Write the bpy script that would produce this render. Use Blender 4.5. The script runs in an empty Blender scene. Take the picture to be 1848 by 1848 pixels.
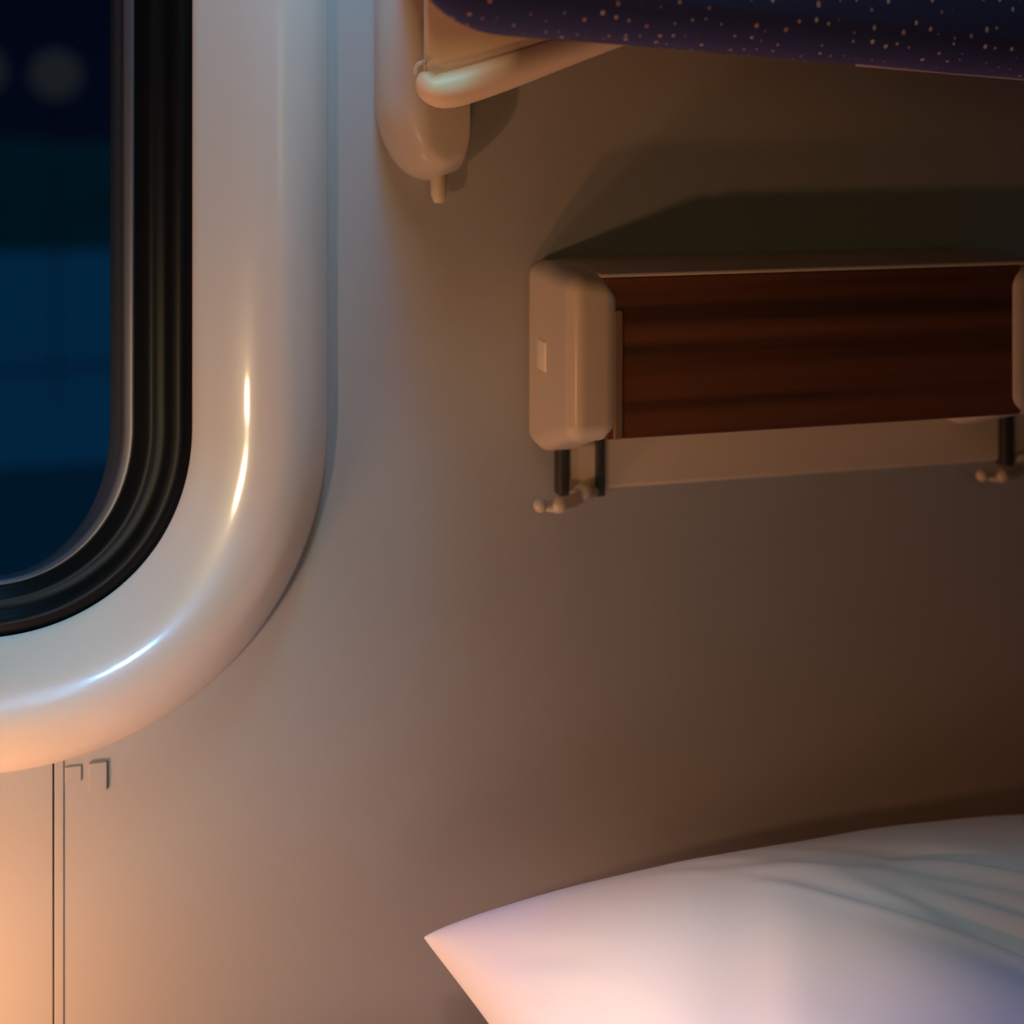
import bpy, bmesh, math, random
from mathutils import Vector, noise
S = bpy.context.scene
C = S.collection
R = math.radians
random.seed(4)

# ---------------------------------------------------------------- camera
D, TH, F, CX, HZ, CZ = 1.17, R(15), 2600.0, 924.0, 200.0, 1.18
cam_d = bpy.data.cameras.new('camera'); cam = bpy.data.objects.new('camera', cam_d); C.objects.link(cam)
cam.location = (0, -D, CZ); cam.rotation_euler = (R(90), 0, -TH)
cam_d.sensor_width = 36; cam_d.lens = 36*F/1848; cam_d.shift_y = -(924-HZ)/1848
cam_d.clip_start = .02; cam_d.clip_end = 300
cam_d.dof.use_dof = True; cam_d.dof.focus_distance = 1.09; cam_d.dof.aperture_fstop = 2.6
S.camera = cam

# ---------------------------------------------------------------- world, lights, exposure
S.view_settings.view_transform = 'Standard'; S.view_settings.look = 'None'
S.view_settings.gamma = 1; S.view_settings.exposure = 0; S.view_settings.use_curve_mapping = False
w = bpy.data.worlds.new('night'); S.world = w; w.use_nodes = True
nt = w.node_tree; bg = nt.nodes['Background']
geo = nt.nodes.new('ShaderNodeTexCoord'); sep = nt.nodes.new('ShaderNodeSeparateXYZ'); rmp = nt.nodes.new('ShaderNodeValToRGB')
nt.links.new(geo.outputs['Generated'], sep.inputs[0]); nt.links.new(sep.outputs['Z'], rmp.inputs[0]); nt.links.new(rmp.outputs[0], bg.inputs[0])
rmp.color_ramp.elements[0].position = 0.0; rmp.color_ramp.elements[0].color = (.0012, .0028, .009, 1)
rmp.color_ramp.elements[1].position = .7; rmp.color_ramp.elements[1].color = (.0012, .033, .085, 1)
e = rmp.color_ramp.elements.new(.12); e.color = (.0004, .0014, .007, 1)
bg.inputs[1].default_value = 1.0

def area(name, loc, target, sx, sy, power, col, spread=180, shape='RECTANGLE'):
    l = bpy.data.lights.new(name, 'AREA'); l.shape = shape; l.size = sx; l.size_y = sy
    l.energy = power; l.color = col; l.spread = R(spread)
    o = bpy.data.objects.new(name, l); C.objects.link(o); o.location = loc
    o.rotation_euler = (Vector(target)-Vector(loc)).to_track_quat('-Z', 'Y').to_euler()
    return o
# warm reading lamp low at the left, cool lamp high up, and added fill lights
area('reading_lamp_light', (-.38, -.68, CZ-.38), (0, 0, CZ-.4), .035, .045, 1.28, (1, .08, .02))
area('reading_lamp_core_light', (-.38, -.68, CZ-.38), (-.10, 0, CZ-.42), .035, .045, .42, (.25, 1, .60), 108)
area('shelf_lamp_light', (-.25, -.20, CZ-.68), (-.05, 0, CZ-.68), .10, .10, 1.68, (1, .47, .24))
area('upper_berth_lamp_light', (.15, -.45, CZ+.80), (.15, 0, CZ-.2), .15, .15, 1.55, (.01, .66, 1))
area('upper_wall_fill_light', (.22, -.40, CZ+.90), (.14, 0, CZ), .10, .10, .42, (.05, .75, 1), 60)  # extra cool fill added for the upper wall
area('cool_wall_light', (.15, -.25, CZ+.80), (.10, 0, CZ-.4), .10, .10, 3.3, (.02, .16, 1))
area('window_fill_light', (.12, -.35, CZ+.50), (.12, 0, CZ-.2), .12, .12, .80, (1, .70, .45))  # added warm fill above the window, no fixture known
area('pillow_fill_light', (0, -.65, CZ+.20), (.30, -.30, CZ-.65), .06, .06, .265, (1, .67, .61), 31)  # added to brighten the pillow, not a fixture of the berth
area('pillow_side_fill_light', (1.1, -1.0, CZ+.20), (.75, -.20, CZ-.62), .06, .06, .024, (1, .25, .02), 35)  # unseen reddish fill added for the right part of the pillow
area('rack_fill_light', (.30, -1.30, CZ), (.6, 0, CZ-.1), .3, .3, .17, (1, .78, .22), 120)  # weak fill added to lift the dark around the wall box
area('arm_fill_light', (0, -.70, CZ-.60), (.25, 0, CZ+.03), .05, .05, .065, (1, .45, .15), 50)  # added from below to brighten the support arm
area('corner_glint_light', (-.28, -1.10, CZ-.27), (-.03, 0, CZ-.45), .04, .04, .042, (.15, .60, 1), 22)  # narrow beam added to put a cool highlight on the frame corner
area('cushion_fill_light', (.95, -1.20, CZ-.52), (.85, -.28, CZ+.19), .06, .06, .12, (.42, .68, 1), 20)  # added blue fill aimed up at the cushion, no known source

def tag(o, label, cat, group=None):
    o['label'] = label; o['category'] = cat
    if group: o['group'] = group
    return o

# ---------------------------------------------------------------- pixel + height above the wall -> metres
def W(u, v, d=0.0):
    t = math.atan((u-CX)/F); Dp = D-d
    X = Dp*math.tan(TH+t)
    dep = X*math.sin(TH)+Dp*math.cos(TH)
    return Vector((X, -d, CZ+(HZ-v)*dep/F))

# ---------------------------------------------------------------- materials
def mat(name, col, rough=.5, spec=.5, metal=0, coat=0, coat_r=.1, bump=0, bscale=200, sheen=0):
    m = bpy.data.materials.new(name); m.use_nodes = True
    n = m.node_tree; b = n.nodes['Principled BSDF']
    b.inputs['Base Color'].default_value = (*col, 1); b.inputs['Roughness'].default_value = rough
    b.inputs['Specular IOR Level'].default_value = spec; b.inputs['Metallic'].default_value = metal
    b.inputs['Coat Weight'].default_value = coat; b.inputs['Coat Roughness'].default_value = coat_r
    b.inputs['Sheen Weight'].default_value = sheen
    tc = n.nodes.new('ShaderNodeTexCoord'); nz = n.nodes.new('ShaderNodeTexNoise'); nz.inputs['Scale'].default_value = bscale
    n.links.new(tc.outputs['Object'], nz.inputs['Vector'])
    if bump:
        bp = n.nodes.new('ShaderNodeBump'); bp.inputs['Strength'].default_value = bump; bp.inputs['Distance'].default_value = .001
        n.links.new(nz.outputs['Fac'], bp.inputs['Height']); n.links.new(bp.outputs[0], b.inputs['Normal'])
    return m
M = {}
M['wall'] = mat('cream_laminate', (.39, .37, .35), .62, .2, bump=.03, bscale=900)
M['frame'] = mat('glossy_cream_plastic', (.71, .61, .53), .30, .5, coat=.6, coat_r=.075)
M['plastic'] = mat('satin_cream_plastic', (.66, .53, .39), .45, .4, coat=.2, coat_r=.2)
M['arm'] = mat('warm_cream_plastic', (.92, .70, .48), .5, .35, coat=.1, coat_r=.3)
M['bracket'] = mat('beige_plastic', (.54, .45, .36), .45, .4, coat=.2, coat_r=.2)
M['glint'] = mat('pale_glint', (.95, .78, .62), .3)  # highlight on the cap put into a pale base colour
M['piping'] = mat('lilac_piping', (.55, .46, .62), .6)
M['rubber'] = mat('black_rubber', (.004, .004, .004), .42, .22)
M['silver'] = mat('satin_aluminium', (.17, .16, .17), .42, metal=.6)
M['grey'] = mat('dark_grey_sealant', (.022, .026, .040), .5)
M['dark'] = mat('dark_slot', (.035, .035, .03), .6)
M['linen'] = mat('white_linen', (.92, .90, .91), .85, .2, sheen=.25, bump=.15, bscale=1500)
M['sheet'] = mat('cream_sheet', (.75, .72, .70), .9, .2, bump=.1, bscale=900)
M['carpet'] = mat('brown_carpet', (.06, .045, .035), .95, .1, bump=.6, bscale=600)
M['ceiling'] = mat('cream_ceiling', (.22, .18, .13), .6, .2)
M['snow'] = mat('blue_snow', (.75, .75, .72), .9, .1, bump=.2, bscale=3)
M['soil'] = mat('wet_gravel', (.30, .34, .30), .9, .1, bump=.5, bscale=8)
M['path'] = mat('trodden_snow', (.5, .55, .55), .9, .1, bump=.3, bscale=5)
M['trees'] = mat('dark_trees', (.22, .34, .22), .95, .1, bump=.6, bscale=4)
M['post'] = mat('dark_iron', (.02, .02, .02), .6)

def wood():
    m = mat('red_brown_wood', (.1, .03, .01), .5, .3); n = m.node_tree; b = n.nodes['Principled BSDF']
    tc = n.nodes.new('ShaderNodeTexCoord'); mp = n.nodes.new('ShaderNodeMapping'); mp.inputs['Scale'].default_value = (.8, 1, 42)
    nz = n.nodes.new('ShaderNodeTexNoise'); nz.inputs['Scale'].default_value = 1.0; nz.inputs['Detail'].default_value = 2.5
    r = n.nodes.new('ShaderNodeValToRGB'); cr = r.color_ramp
    cr.elements[0].position = .34; cr.elements[0].color = (.075, .028, .011, 1)
    cr.elements[1].position = .62; cr.elements[1].color = (.21, .075, .030, 1)
    e = cr.elements.new(.47); e.color = (.16, .052, .020, 1)
    n.links.new(tc.outputs['Object'], mp.inputs[0]); n.links.new(mp.outputs[0], nz.inputs['Vector'])
    n.links.new(nz.outputs['Fac'], r.inputs[0]); n.links.new(r.outputs[0], b.inputs['Base Color'])
    return m
M['wood'] = wood()
M['edge'] = mat('brown_edge_band', (.26, .15, .09), .5, .3)

def fabric():
    m = mat('navy_fabric', (.01, .02, .07), .8, .2, sheen=.4, bump=.3, bscale=1200); n = m.node_tree; b = n.nodes['Principled BSDF']
    b.inputs['Sheen Tint'].default_value = (.5, .35, .6, 1)
    tc = n.nodes.new('ShaderNodeTexCoord'); mp = n.nodes.new('ShaderNodeMapping'); mp.inputs['Scale'].default_value = (1.0, .62, 1)
    vo = n.nodes.new('ShaderNodeTexVoronoi'); vo.voronoi_dimensions = '2D'; vo.inputs['Scale'].default_value = 92; vo.inputs['Randomness'].default_value = .8
    sx = n.nodes.new('ShaderNodeSeparateXYZ'); cb = n.nodes.new('ShaderNodeCombineXYZ'); sb = n.nodes.new('ShaderNodeMath'); sb.operation = 'SUBTRACT'
    lt = n.nodes.new('ShaderNodeMath'); lt.operation = 'LESS_THAN'
    ra = n.nodes.new('ShaderNodeSeparateColor'); mu = n.nodes.new('ShaderNodeMath'); mu.operation = 'MULTIPLY'; mu.inputs[1].default_value = .135
    n.links.new(tc.outputs['Object'], sx.inputs[0]); n.links.new(sx.outputs[0], cb.inputs[0])
    n.links.new(sx.outputs[2], sb.inputs[0]); n.links.new(sx.outputs[1], sb.inputs[1]); n.links.new(sb.outputs[0], cb.inputs[1])
    n.links.new(cb.outputs[0], mp.inputs[0]); n.links.new(mp.outputs[0], vo.inputs['Vector'])
    n.links.new(vo.outputs['Color'], ra.inputs[0]); n.links.new(ra.outputs[0], mu.inputs[0])
    n.links.new(vo.outputs['Distance'], lt.inputs[0]); n.links.new(mu.outputs[0], lt.inputs[1])
    r = n.nodes.new('ShaderNodeValToRGB'); r.color_ramp.elements[0].color = (.75, .35, .25, 1); r.color_ramp.elements[1].color = (.95, .85, .7, 1)
    n.links.new(ra.outputs[1], r.inputs[0])
    mx = n.nodes.new('ShaderNodeMix'); mx.data_type = 'RGBA'
    mx.inputs[6].default_value = (.042, .060, .19, 1)
    n.links.new(lt.outputs[0], mx.inputs[0]); n.links.new(r.outputs[0], mx.inputs[7]); n.links.new(mx.outputs[2], b.inputs['Base Color'])
    return m
M['fabric'] = fabric()

def glass():
    m = bpy.data.materials.new('window_glass'); m.use_nodes = True; n = m.node_tree; n.nodes.clear()
    o = n.nodes.new('ShaderNodeOutputMaterial'); mx = n.nodes.new('ShaderNodeMixShader'); t = n.nodes.new('ShaderNodeBsdfTransparent')
    g = n.nodes.new('ShaderNodeBsdfGlossy'); g.inputs['Roughness'].default_value = .02
    f = n.nodes.new('ShaderNodeFresnel'); f.inputs[0].default_value = 1.3
    t.inputs[0].default_value = (.85, .93, .98, 1)
    n.links.new(f.outputs[0], mx.inputs[0]); n.links.new(t.outputs[0], mx.inputs[1]); n.links.new(g.outputs[0], mx.inputs[2]); n.links.new(mx.outputs[0], o.inputs[0])
    return m
M['glass'] = glass()
def glow(name, col, s):
    m = bpy.data.materials.new(name); m.use_nodes = True; b = m.node_tree.nodes['Principled BSDF']
    b.inputs['Base Color'].default_value = (.1, .1, .1, 1)
    b.inputs['Emission Color'].default_value = (*col, 1); b.inputs['Emission Strength'].default_value = s
    return m
M['globe'] = glow('dim_globe_glow', (1, .85, .75), .0135)

# ---------------------------------------------------------------- mesh helpers
def obj(name, bm, m, parent=None, smooth=True, wn=False, subsurf=0):
    bmesh.ops.recalc_face_normals(bm, faces=bm.faces)
    me = bpy.data.meshes.new(name); bm.to_mesh(me); bm.free()
    me.materials.append(M[m])
    if smooth:
        for p in me.polygons: p.use_smooth = True
    o = bpy.data.objects.new(name, me); C.objects.link(o)
    if parent:
        o.parent = parent; o.matrix_parent_inverse = parent.matrix_world.inverted()
    if subsurf:
        md = o.modifiers.new('s', 'SUBSURF'); md.levels = md.render_levels = subsurf
    if wn:
        md = o.modifiers.new('w', 'WEIGHTED_NORMAL'); md.keep_sharp = True
    return o
def empty(name, loc):
    o = bpy.data.objects.new(name, None); C.objects.link(o); o.location = loc; o.empty_display_size = .05
    bpy.context.view_layer.update()
    return o
def rbox(a, b, r=.004, seg=4, fn=None, bm=None):
    """box between corners a and b with rounded edges; fn may warp every vertex"""
    own = bmesh.new()
    a = Vector(a); b = Vector(b); c = (a+b)/2; s = (b-a)
    g = bmesh.ops.create_cube(own, size=1)
    for v in own.verts: v.co = Vector((c.x+v.co.x*s.x, c.y+v.co.y*s.y, c.z+v.co.z*s.z))
    r = min(r, abs(s.x)*.49, abs(s.y)*.49, abs(s.z)*.49)
    if r > 0: bmesh.ops.bevel(own, geom=own.edges[:], offset=r, segments=seg, profile=.5, affect='EDGES', clamp_overlap=True)
    if fn:
        for v in own.verts: v.co = fn(v.co.copy())
    if bm is None: return own
    merge(bm, own); return bm
def merge(bm, other):
    me = bpy.data.meshes.new('tmp'); other.to_mesh(me); other.free(); bm.from_mesh(me); bpy.data.meshes.remove(me)
def prism(pts, axis, lo, hi, r=.004, seg=4):
    """polygon extruded along axis ('x' or 'y'); pts are the two other coordinates"""
    bm = bmesh.new()
    mk = (lambda p, h: (h, p[0], p[1])) if axis == 'x' else (lambda p, h: (p[0], h, p[1]))
    A = [bm.verts.new(mk(p, lo)) for p in pts]; B = [bm.verts.new(mk(p, hi)) for p in pts]
    f1 = bm.faces.new(A); f2 = bm.faces.new(B[::-1])
    n = len(pts)
    for i in range(n): bm.faces.new((A[i], B[i], B[(i+1) % n], A[(i+1) % n]))
    bmesh.ops.recalc_face_normals(bm, faces=bm.faces)
    if r:
        ed = [e for e in bm.edges if e.calc_face_angle(0) > .6]
        bmesh.ops.bevel(bm, geom=ed, offset=r, segments=seg, profile=.5, affect='EDGES', clamp_overlap=True)
    return bm
def tube(pts, rad, n=12, bm=None):
    bm = bm or bmesh.new(); pts = [Vector(p) for p in pts]; rings = []
    rad = rad if isinstance(rad, list) else [rad]*len(pts)
    for i, p in enumerate(pts):
        t = (pts[min(i+1, len(pts)-1)]-pts[max(i-1, 0)]).normalized()
        a = t.cross(Vector((0, .3, 1))).normalized(); b = t.cross(a).normalized()
        rings.append([bm.verts.new(p+(a*math.cos(k*2*math.pi/n)+b*math.sin(k*2*math.pi/n))*rad[i]) for k in range(n)])
    for i in range(len(rings)-1):
        for k in range(n): bm.faces.new((rings[i][k], rings[i][(k+1) % n], rings[i+1][(k+1) % n], rings[i+1][k]))
    bm.faces.new(rings[0]); bm.faces.new(rings[-1][::-1])
    return bm
def sphere(c, r, bm=None, n=20):
    bm = bm or bmesh.new()
    from mathutils import Matrix
    bmesh.ops.create_uvsphere(bm, u_segments=n, v_segments=n//2, radius=r, matrix=Matrix.Translation(c)); return bm

# ---------------------------------------------------------------- window loops (rounded rectangles, all around one corner centre)
CC = W(-20, 790, .02)                       # centre of the lower right corner
LEFT, TOP = -1.0, CZ+.46                    # the far sides of the opening, outside the picture
NQ = 40
def loop(uR, vB, d, N=2.12):
    """one closed loop: right edge seen at column uR, bottom edge at row vB, standing d off the wall"""
    rx = W(uR, 500, d).x-CC.x; rz = CC.z-W(0, vB, d).z
    w2 = -(LEFT-CC.x); h2 = TOP-CC.z
    P = []
    def arc(cx, cz, sx, sz, rev):
        q = []
        for i in range(NQ+1):
            a = i/NQ*math.pi/2
            x = math.cos(a)**(2/N); z = math.sin(a)**(2/N)
            q.append(Vector((cx+sx*rx*x, -d, cz+sz*rz*z)))
        return q[::-1] if rev else q
    P += arc(CC.x, CC.z, 1, -1, False)                    # right -> bottom
    P += arc(LEFT, CC.z, -1, -1, True)
    P += arc(LEFT, TOP, -1, 1, False)
    P += arc(CC.x, TOP, 1, 1, True)
    return P
def skin(bm, loops):
    rings = [[bm.verts.new(p) for p in L] for L in loops]; n = len(rings[0])
    for a, b in zip(rings, rings[1:]):
        for k in range(n): bm.faces.new((a[k], a[(k+1) % n], b[(k+1) % n], b[k]))
    return rings
def ring_obj(name, levels, m, parent):
    bm = bmesh.new(); skin(bm, [loop(*l) for l in levels])
    # smooth interpolation comes from dense levels
    return obj(name, bm, m, parent)
def spline(keys, n):
    """Catmull-Rom through (uR, vB, d) keys"""
    out = []
    K = [keys[0]]+keys+[keys[-1]]
    for i in range(1, len(K)-2):
        for j in range(n):
            t = j/n; p0, p1, p2, p3 = K[i-1], K[i], K[i+1], K[i+2]
            out.append(tuple(.5*((2*p1[k])+(-p0[k]+p2[k])*t+(2*p0[k]-5*p1[k]+4*p2[k]-p3[k])*t*t+(-p0[k]+3*p1[k]-3*p2[k]+p3[k])*t**3) for k in range(3)))
    out.append(keys[-1]); return out

# ---------------------------------------------------------------- room shell
XL, XR, YB, ZT, ZF = -1.35, 1.75, -2.1, 2.32, 0.0
hole = loop(560, 1360, 0)
def outward(p, c=Vector(((LEFT+CC.x)/2, 0, (TOP+CC.z)/2))):
    v = p-c; ts = []
    if v.x > 1e-6: ts.append((XR-c.x)/v.x)
    if v.x < -1e-6: ts.append((XL-c.x)/v.x)
    if v.z > 1e-6: ts.append((ZT-c.z)/v.z)
    if v.z < -1e-6: ts.append((ZF-c.z)/v.z)
    return c+v*min(ts)
def wall_bm(dy):
    """slab with the window hole: front, back, rim and reveal"""
    bm = bmesh.new()
    f0 = [p.copy() for p in hole]; f1 = [outward(p) for p in hole]
    b1 = [p+Vector((0, dy, 0)) for p in f1]; b0 = [p+Vector((0, dy, 0)) for p in f0]
    r = skin(bm, [f0, f1, b1, b0])
    n = len(f0)
    for k in range(n): bm.faces.new((r[3][k], r[3][(k+1) % n], r[0][(k+1) % n], r[0][k]))
    # square off the four outer corners
    for cx, cz in ((XL, ZF), (XR, ZF), (XR, ZT), (XL, ZT)):
        for ring in (r[1], r[2]):
            v = min(ring, key=lambda q: (q.co.x-cx)**2+(q.co.z-cz)**2); v.co.x = cx; v.co.z = cz
    return bm
def struct(name, bm, m, smooth=False):
    o = obj(name, bm, m, smooth=smooth); o['kind'] = 'structure'; return o
struct('wall_back', wall_bm(.045), 'wall')
struct('floor', rbox((XL, YB, -.05), (XR, .045, 0), 0), 'carpet')
struct('ceiling', rbox((XL, YB, ZT), (XR, .045, ZT+.05), 0), 'ceiling')
struct('wall_left', rbox((XL-.05, YB, 0), (XL, .045, ZT), 0), 'ceiling')
struct('wall_right', rbox((XR, YB, 0), (XR+.05, .045, ZT), 0), 'ceiling')
struct('wall_front', rbox((XL, YB-.05, 0), (XR, YB, ZT), 0), 'ceiling')

# panel joint below the window
za = W(100, 1385, 0).z
t1 = struct('trim_1', rbox((W(98, 1600).x, -.0013, .02), (W(115, 1600).x, 0, za+.02), .0008, 2), 'wall')
g = obj('joint_gap', rbox((W(94.5, 1600).x, -.0009, .02), (W(98.2, 1600).x, .0, za+.02), 0), 'dark', t1)

# ---------------------------------------------------------------- window
win = empty('window_1', (CC.x, 0, CC.z)); win['kind'] = 'structure'
fk = [(349, 1150, .002), (347, 1150, .012), (351, 1153, .0165), (385, 1186, .0235), (430, 1232, .0320), (465, 1267, .0372), (500, 1302, .0400), (528, 1330, .0385), (556, 1358, .0320), (577, 1380, .0220), (589, 1392, .0110), (592, 1396, .003), (592, 1396, -.0005)]
ring_obj('window_frame', spline(fk, 5), 'frame', win)
gk = [(352, 1155, .006), (346, 1148, .0105), (338, 1141, .0135), (326, 1128, .0148), (312, 1116, .0125), (298, 1103, .0080), (285, 1092, .0062), (272, 1082, .0055), (260, 1073, .0025), (250, 1064, -.001), (241, 1056, -.004)]
ring_obj('rubber_gasket', spline(gk, 5), 'rubber', win)
sk = [(243, 1058, -.004), (241, 1056, -.0025), (238, 1054, -.0022), (230, 1050, -.0035), (223, 1047, -.0055), (221, 1046, -.010)]
ring_obj('metal_rim', spline(sk, 4), 'silver', win)
dk = [(223, 1048, -.009), (216, 1045, -.011), (207, 1042, -.014), (201, 1039, -.020), (199, 1038, -.024)]
ring_obj('sealing_strip', spline(dk, 4), 'grey', win)
bm = bmesh.new(); gl = loop(203, 1042, -.022)
f = bm.faces.new([bm.verts.new(p) for p in gl])
ret = bmesh.ops.extrude_face_region(bm, geom=[f])
for v in [q for q in ret['geom'] if isinstance(q, bmesh.types.BMVert)]: v.co.y += .006
obj('pane', bm, 'glass', win, smooth=False)
# small clips under the sill
for i, (u0, v0, u1, v1) in enumerate(((117, 1380, 147, 1412), (161, 1372, 193, 1428))):
    a = W(u0, v1); b = W(u1, v0)
    cl = obj('sill_clip', rbox((a.x, -.0018 if i == 0 else -.0030, a.z), (b.x, 0, b.z), .0007, 2), 'wall', win, smooth=False)

# ---------------------------------------------------------------- night outside
GZ = -1.25
def ground(name, y0, y1, m, z=GZ):
    bm = bmesh.new(); nx, ny = 60, 8; x0, x1 = -40, 30; V = []
    for j in range(ny+1):
        row = []
        for i in range(nx+1):
            x = x0+(x1-x0)*i/nx; y = y0+(y1-y0)*j/ny
            edge = min(j, ny-j)/ny
            row.append(bm.verts.new((x, y, z+.12*edge*(1+noise.noise(Vector((x*.3, y*.3, 0)))))))
        V.append(row)
    for j in range(ny):
        for i in range(nx): bm.faces.new((V[j][i], V[j][i+1], V[j+1][i+1], V[j+1][i]))
    return struct(name, bm, m, True)
ground('ground', .3, 9.2, 'soil'); ground('snow_strip', 9.2, 12.6, 'snow'); ground('ground_track', 12.6, 13.6, 'path')
ground('snow_field', 13.6, 25, 'snow')
bm = bmesh.new(); V = []
for j in range(9):
    row = []
    for i in range(141):
        x = -70+i; zz = GZ+(1.9+.7*noise.noise(Vector((x*.35, 3, 0)))+.3*noise.noise(Vector((x*1.7, 9, 0))))*math.sin(j/8*math.pi/2)
        row.append(bm.verts.new((x, 25+2.5*j/8+.6*noise.noise(Vector((x, j*.8, 0))), zz)))
    V.append(row)
for j in range(8):
    for i in range(140): bm.faces.new((V[j][i], V[j][i+1], V[j+1][i+1], V[j+1][i]))
struct('tree_line', bm, 'trees', True)
def street_lamp(u, v, y, r, label):
    p = W(u, v, -y)
    root = tag(empty('street_lamp', (p.x, p.y, GZ)), label, 'lamp', 'lamps outside the window')
    obj('globe', sphere(p, r), 'globe', root)
    obj('post', tube([(p.x, p.y, GZ-.02), (p.x, p.y, p.z-r*.9)], .008, 8), 'post', root)
    obj('collar', tube([(p.x, p.y, p.z-r*1.08), (p.x, p.y, p.z-r*.85)], [.03, .06], 12), 'post', root)
street_lamp(101, 135, 11.0, .20, 'dim round lamp globe outside, whole in the dark window')
street_lamp(-34, 128, 11.6, .20, 'dim lamp globe outside, cut by the left edge of the photo')

# ---------------------------------------------------------------- wall box with wooden front and hooks
DP = .125
rackx0 = W(966, 600, .03).x
rack = tag(empty('wall_rack', (rackx0, 0, W(1000, 800).z)), 'wall box with red-brown wooden front and cream end caps, hooks below', 'rack')
zt = W(985, 466, 0).z
zb = W(965, 797, 0).z
zfb = W(1080, 808, DP).z
rackx1 = W(1905, 600, DP).x
capw = W(1117, 650, DP-.008).x-rackx0
def cap(x0, x1, flip=False, name='end_cap'):
    pts = [(0, zb), (-.03, zb-.001), (-DP*.75, zfb-.002), (-DP, zfb+.004), (-DP, zt), (0, zt)]
    bm = prism(pts, 'x', x0, x1, .0135, 8)
    for v in bm.verts:                       # rounded shoulders on the front corners towards the wood
        fr = max(0, min(1, (-v.co.y-.78*DP)/(.15*DP))); q = (v.co.x-x0)/(x1-x0)
        if flip: q = 1-q
        q = max(0, (q-.30)/.70); dr = .020*(1-math.sqrt(max(0, 1-q*q)))*fr
        hgt = (v.co.z-zfb)/(zt-zfb)
        v.co.z -= dr*max(0, (hgt-.5)*2)-.45*dr*max(0, (.5-hgt)*2)
    return obj(name, bm, 'plastic', rack, wn=True)
cap(rackx0, rackx0+capw); cap(rackx1-capw, rackx1, True)
px0 = rackx0+capw-.004; px1 = rackx1-capw+.004
fz0 = W(1300, 781, DP-.006).z; fz1 = zt-.003
obj('top_panel', rbox((px0-.012, -DP+.004, zt-.0035), (px1+.012, -.001, zt-.0003), .001, 2), 'plastic', rack, wn=True)
obj('front_panel', rbox((px0-.008, -DP+.004, fz0), (px1+.008, -DP+.016, fz1), .002, 3), 'wood', rack, wn=True)
# plank steps of the wooden front
nb = 4
obj('bottom_panel', rbox((px0, -DP+.018, fz0), (px1, -.001, fz0+.008), .002, 3), 'plastic', rack, wn=True)
pz = W(1300, 868, .01).z
obj('back_plate', rbox((W(1062, 850, .01).x, -.012, pz), (W(1806, 850, .01).x, -.0005, fz0+.02), .005, 4), 'plastic', rack, wn=True)
obj('side_lip', rbox((W(1108, 700, DP-.002).x, -DP+.002, fz0), (W(1126, 700, DP-.002).x, -DP+.012, zt-.028), .002, 3), 'edge', rack, wn=True)
a = W(988, 664, .04); b = W(1011, 608, .04)  # raised patch added in place of a bright highlight on the cap
obj('glint_patch', rbox((rackx0-.0012, -.062, a.z), (rackx0+.002, -.038, b.z), .0015, 3), 'glint', rack)['label'] = 'lamp highlight built as a raised tab on the left cap'
def hook(du, dv):
    def w(u, v, d): return W(u+du, v+dv, d)
    h = obj('hook', rbox(w(1022, 893, .014), w(1072, 790, .0), .004, 3), 'plastic', rack, wn=True)
    for ua, ub in ((1004, 1023), (1070, 1087)):
        a = w(ua, 893, .008); b = w(ub, 780, .008)
        obj('slot_bar', rbox((a.x, -.017, a.z), (b.x, -.0005, b.z), .002, 3), 'dark', h)
    obj('hook_arm', tube([w(1078, 884, .012), w(1052, 893, .022), w(1030, 908, .032), w(1008, 915, .04), w(985, 913, .046)], [.004, .0055, .0058, .0055, .004], 14), 'plastic', h)
    k = sphere(w(975, 912, .05), .0058); obj('knob', k, 'plastic', h)
    obj('knob', sphere(w(1010, 911, .046), .0068), 'plastic', h)
    obj('knob', sphere(w(1052, 887, .026), .0075), 'plastic', h)
hook(0, 0)
hook(798, -54)

# ---------------------------------------------------------------- bracket on the wall at the top
bw = empty('wall_bracket', (W(760, 300).x, 0, W(760, 300).z))
tag(bw, 'cream plastic bracket with rounded lower end, fixed to the wall beside the window frame', 'bracket')
bx0 = W(677, 100, .004).x; bx1 = W(855, 200, .052).x
zlow = W(770, 330, .05).z; ztop = CZ+.40
def outline(k):
    x0 = bx0+k; x1 = bx1-k*.12; zl = zlow+k*.75; rx = (x1-x0)*.62; rz = .068-k*.5
    p = [(x0+rx-rx*math.cos(q/14*math.pi/2), zl+rz-rz*math.sin(q/14*math.pi/2)) for q in range(15)]
    for q in range(1, 7):
        t = q/6*math.pi/2; r_ = (x1-x0)*.16
        p.append((x1-r_+r_*math.sin(t), zl+.006+.018-.018*math.cos(t)))
    return p+[(x1, ztop), (x0, ztop)]
bm = bmesh.new(); L = []
for k, d in ((0, 0), (0, .012), (.0012, .021), (.004, .030), (.008, .038), (.014, .046), (.020, .0512), (.0255, .0530), (.030, .0532)):
    L.append([Vector((x, -d, z)) for x, z in outline(k)])
rings = skin(bm, L); bm.faces.new(rings[-1])
obj('bracket_cover', bm, 'bracket', bw)
a = W(792, 352, .02)
obj('release_pin', tube([(a.x, -.02, zlow+.02), (a.x, -.02, a.z), (a.x, -.02, W(792, 366, .02).z)], [.0068, .0068, .004], 14), 'plastic', bw)

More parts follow.
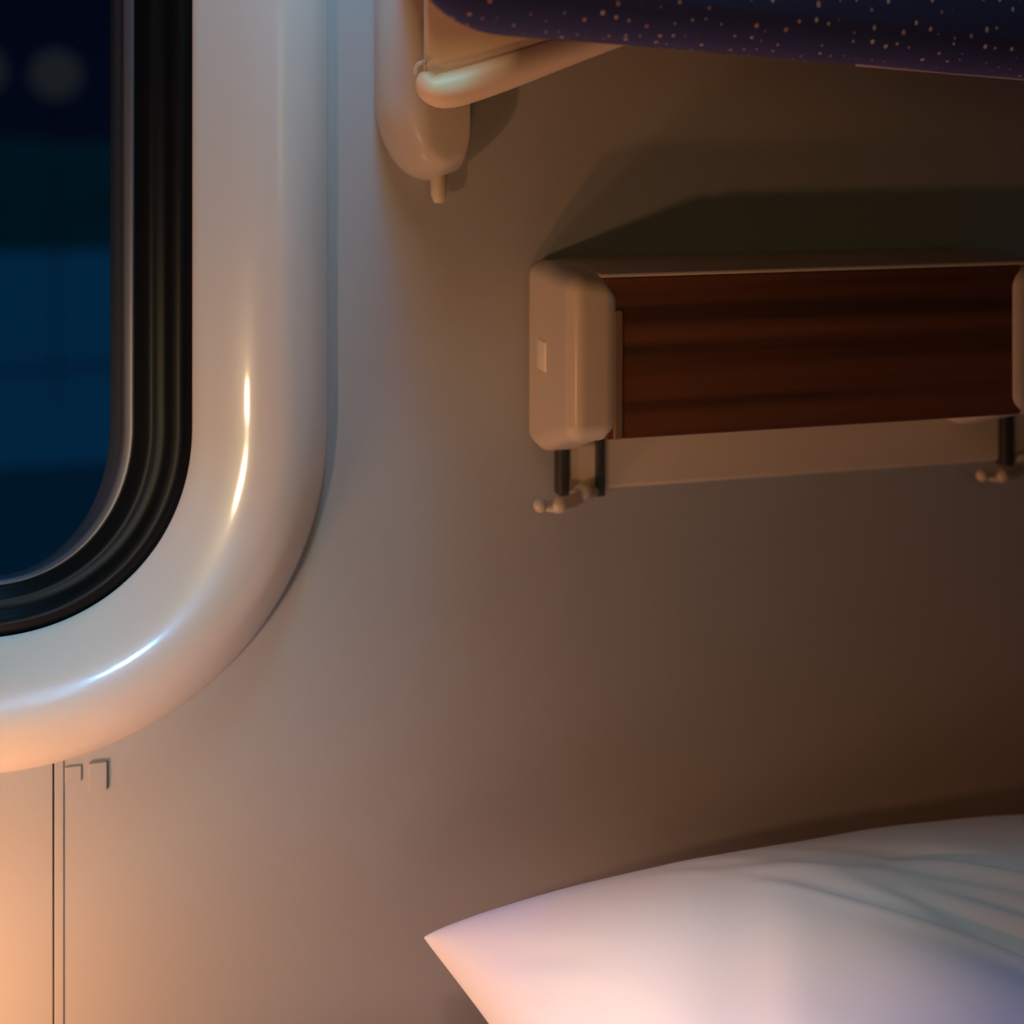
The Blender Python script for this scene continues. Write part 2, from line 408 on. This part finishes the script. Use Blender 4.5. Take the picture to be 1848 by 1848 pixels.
# ---------------------------------------------------------------- upper berth: cushion + support arm
FD = .28
bl = W(742, 0, FD)
berth = tag(empty('upper_berth', (bl.x, -.15, CZ+.08)), 'navy blue speckled fabric berth folded out above the wall box', 'berth')
def edge_z(x):     # lower edge of the front face along its length
    zl = W(860, 58, FD); zr = W(1848, 143, FD)
    return zl.z-.0115+(x-zl.x)/(zr.x-zl.x)*(zr.z-zl.z)
Lx, Rx = bl.x-.002, 1.5
bm = bmesh.new(); NX, NP = 70, 40
rings = []
for i in range(NX+1):
    s = i/NX; x = Lx+(Rx-Lx)*(s**1.9)
    e = min(1.0, (x-Lx)/.055); k = (1-(1-e)**2.6)**(1/2.6)       # round end
    ring = []
    for j in range(NP):
        a = 2*math.pi*j/NP; ca, sa = math.cos(a), math.sin(a)
        N = 3.4; cx_ = math.copysign(abs(ca)**(2/N), ca); sz_ = math.copysign(abs(sa)**(2/N), sa)
        d = .175+.105*cx_*(.35+.65*k if cx_ < 0 else 1); hh = .065
        z = edge_z(max(x, Lx+.02))+hh+sz_*hh*(.25+.75*k)
        z += max(0, (FD-d))*.22
        xx = x+(FD-d)*.62*(1-s)
        ring.append(bm.verts.new((xx, -d, z+.0012*noise.noise(Vector((xx*14, d*14, z*14))))))
    rings.append(ring)
for a, b in zip(rings, rings[1:]):
    for j in range(NP): bm.faces.new((a[j], a[(j+1) % NP], b[(j+1) % NP], b[j]))
bm.faces.new(rings[0]); bm.faces.new(rings[-1][::-1])
obj('cushion', bm, 'fabric', berth)
pp = [(x, -FD+.034, edge_z(x)+.0142) for x in [.50+.95*i/40 for i in range(41)]]
obj('light_baffle', rbox((.207, -.13, CZ+.115), (1.48, -.0005, CZ+.16), .004, 3), 'plastic', berth)  # unseen bar added to keep the cool light off arm and wall
obj('piping', tube(pp, .0013, 8), 'piping', berth)
# support arm: web plate with a thick rounded lower rim
ad = .085
tip = W(1112, 72, ad); heel = W(778, 168, ad); low = W(800, 176, ad)
web = [(W(771, -80, ad).x, W(771, -80, ad).z), (W(771, 150, ad).x, W(771, 150, ad).z), (W(830, 150, ad).x, W(830, 150, ad).z), (W(960, 112, ad).x, W(960, 112, ad).z), (tip.x, tip.z), (W(1240, 20, ad).x, W(1240, 20, ad).z), (W(1240, -80, ad).x, W(1240, -80, ad).z)]
arm = obj('support_arm', prism(web, 'y', -ad, -.070, .0015, 2), 'arm', berth, wn=True)
rim = [W(765, 128, ad+.003), W(766, 142, ad+.003), W(773, 156, ad+.003), W(790, 164, ad+.003), W(812, 163, ad+.003), W(850, 152, ad+.003), W(900, 136, ad+.003), W(960, 115, ad+.003), W(1020, 94, ad+.003), W(1080, 73, ad+.003), W(1180, 40, ad+.003)]
obj('arm_rim', tube(rim, [.0055, .009, .0125, .0145, .0148, .0145, .014, .013, .012, .011, .010], 18), 'arm', arm, subsurf=1)
lp = [W(751, 140, ad+.004), W(750, 125, ad+.004), W(754, 117, ad+.004), W(762, 113, ad+.004), W(771, 112, ad+.004)]
obj('catch', tube(lp, [.0030, .0028, .0026, .0024, .0020], 12), 'plastic', arm, subsurf=1)

# ---------------------------------------------------------------- lower berth and pillow
pt = W(765, 1692, .06)
MZ = pt.z-.115
lb = tag(empty('lower_berth', (.7, -.35, 0)), 'low bunk bed with pale mattress under the white pillow', 'berth')
obj('mattress', rbox((.02, -.66, MZ-.14), (1.7, -.03, MZ), .03, 6), 'sheet', lb, wn=True)
obj('base', rbox((.02, -.62, 0), (1.7, -.03, MZ-.14), .01, 3), 'carpet', lb)

LP, WP = .66, .44
bm = bmesh.new(); NXP, NYP = 200, 140
ang = R(-7)
exv = Vector((math.cos(R(0)), 0, 0)); 
def pil(s, t, side):
    # s along the wall 0..1, t toward the room 0..1
    a, b = 2*s-1, 2*t-1
    edge = (max(0, 1-abs(a)**2.6)*max(0, 1-abs(b)**2.6))
    h = edge**.42
    inx = 1-.045*(1-b*b)*0
    px = LP*s; py = WP*t
    # edges bow inwards between the corners
    px += (.030*(1-abs(b)**2))*(1 if a < 0 else -1)*abs(a)**3
    py += (.020*(1-abs(a)**2))*(1 if b < 0 else -1)*abs(b)**3
    th = (.083 if side > 0 else .07)*h*(1-.10*s)
    if side > 0:
        # creases running out from the right, soft dents
        wv = 0
        for (cx, cy, dx, dy, am, wd, ln) in (
                (.52, .30, .13, .088, .0045, .010, .10), (.60, .30, .12, .07, .004, .009, .09), (.48, .42, .10, .088, .0045, .009, .10),
                (.54, .47, .06, .08, .005, .010, .09), (.58, .42, .12, .09, .004, .008, .10), (.66, .36, .14, .07, .005, .010, .12),
                (.44, .22, 1, .30, .003, .010, .10), (.62, .62, .5, .5, .014, .045, .12), (.50, .70, .6, .3, .007, .030, .12),
                (.22, .50, .6, -1, .005, .022, .12), (.10, .42, .5, 1, .004, .014, .07), (.07, .22, 1, 1.2, .003, .012, .05), (.16, .62, 1, .2, .003, .015, .06)):
            n_ = math.hypot(dx, dy); ux, uy = dx/n_, dy/n_
            rx, ry = px-cx*LP, py-cy*WP
            al = rx*ux+ry*uy; ac = -rx*uy+ry*ux+.25*al*al
            wv -= am*math.exp(-(ac/wd)**2)*math.exp(-(al/ln)**2)
            wv += am*.7*math.exp(-((ac-wd*1.6)/wd)**2)*math.exp(-(al/ln)**2)
        th += (wv+.004*noise.noise(Vector((px*9, py*9, 1))))*min(1, h*1.2)
    z = th*side
    # puff lowers toward corners, corners drop a little
    ca, sa = math.cos(ang), math.sin(ang)
    X = px*ca-py*sa; Y = -(py*ca+px*sa*0.10)
    tilt = -.10*py + .012*math.sin(s*3)*(1-t)
    return Vector((pt.x+X, pt.y+Y, max(pt.z+z+tilt, MZ+.001)))
def grid(side):
    G = []
    for j in range(NYP+1):
        G.append([None]*(NXP+1))
        for i in range(NXP+1):
            s = .5-.5*math.cos(math.pi*i/NXP); t = .5-.5*math.cos(math.pi*j/NYP)
            G[j][i] = bm.verts.new(pil(s, t, side))
    for j in range(NYP):
        for i in range(NXP): bm.faces.new((G[j][i], G[j][i+1], G[j+1][i+1], G[j+1][i]))
grid(1); grid(-1)
bmesh.ops.remove_doubles(bm, verts=bm.verts, dist=.0003)
pw = obj('pillow', bm, 'linen'); tag(pw, 'white pillow with pointed corner on the lower berth by the wall', 'pillow')
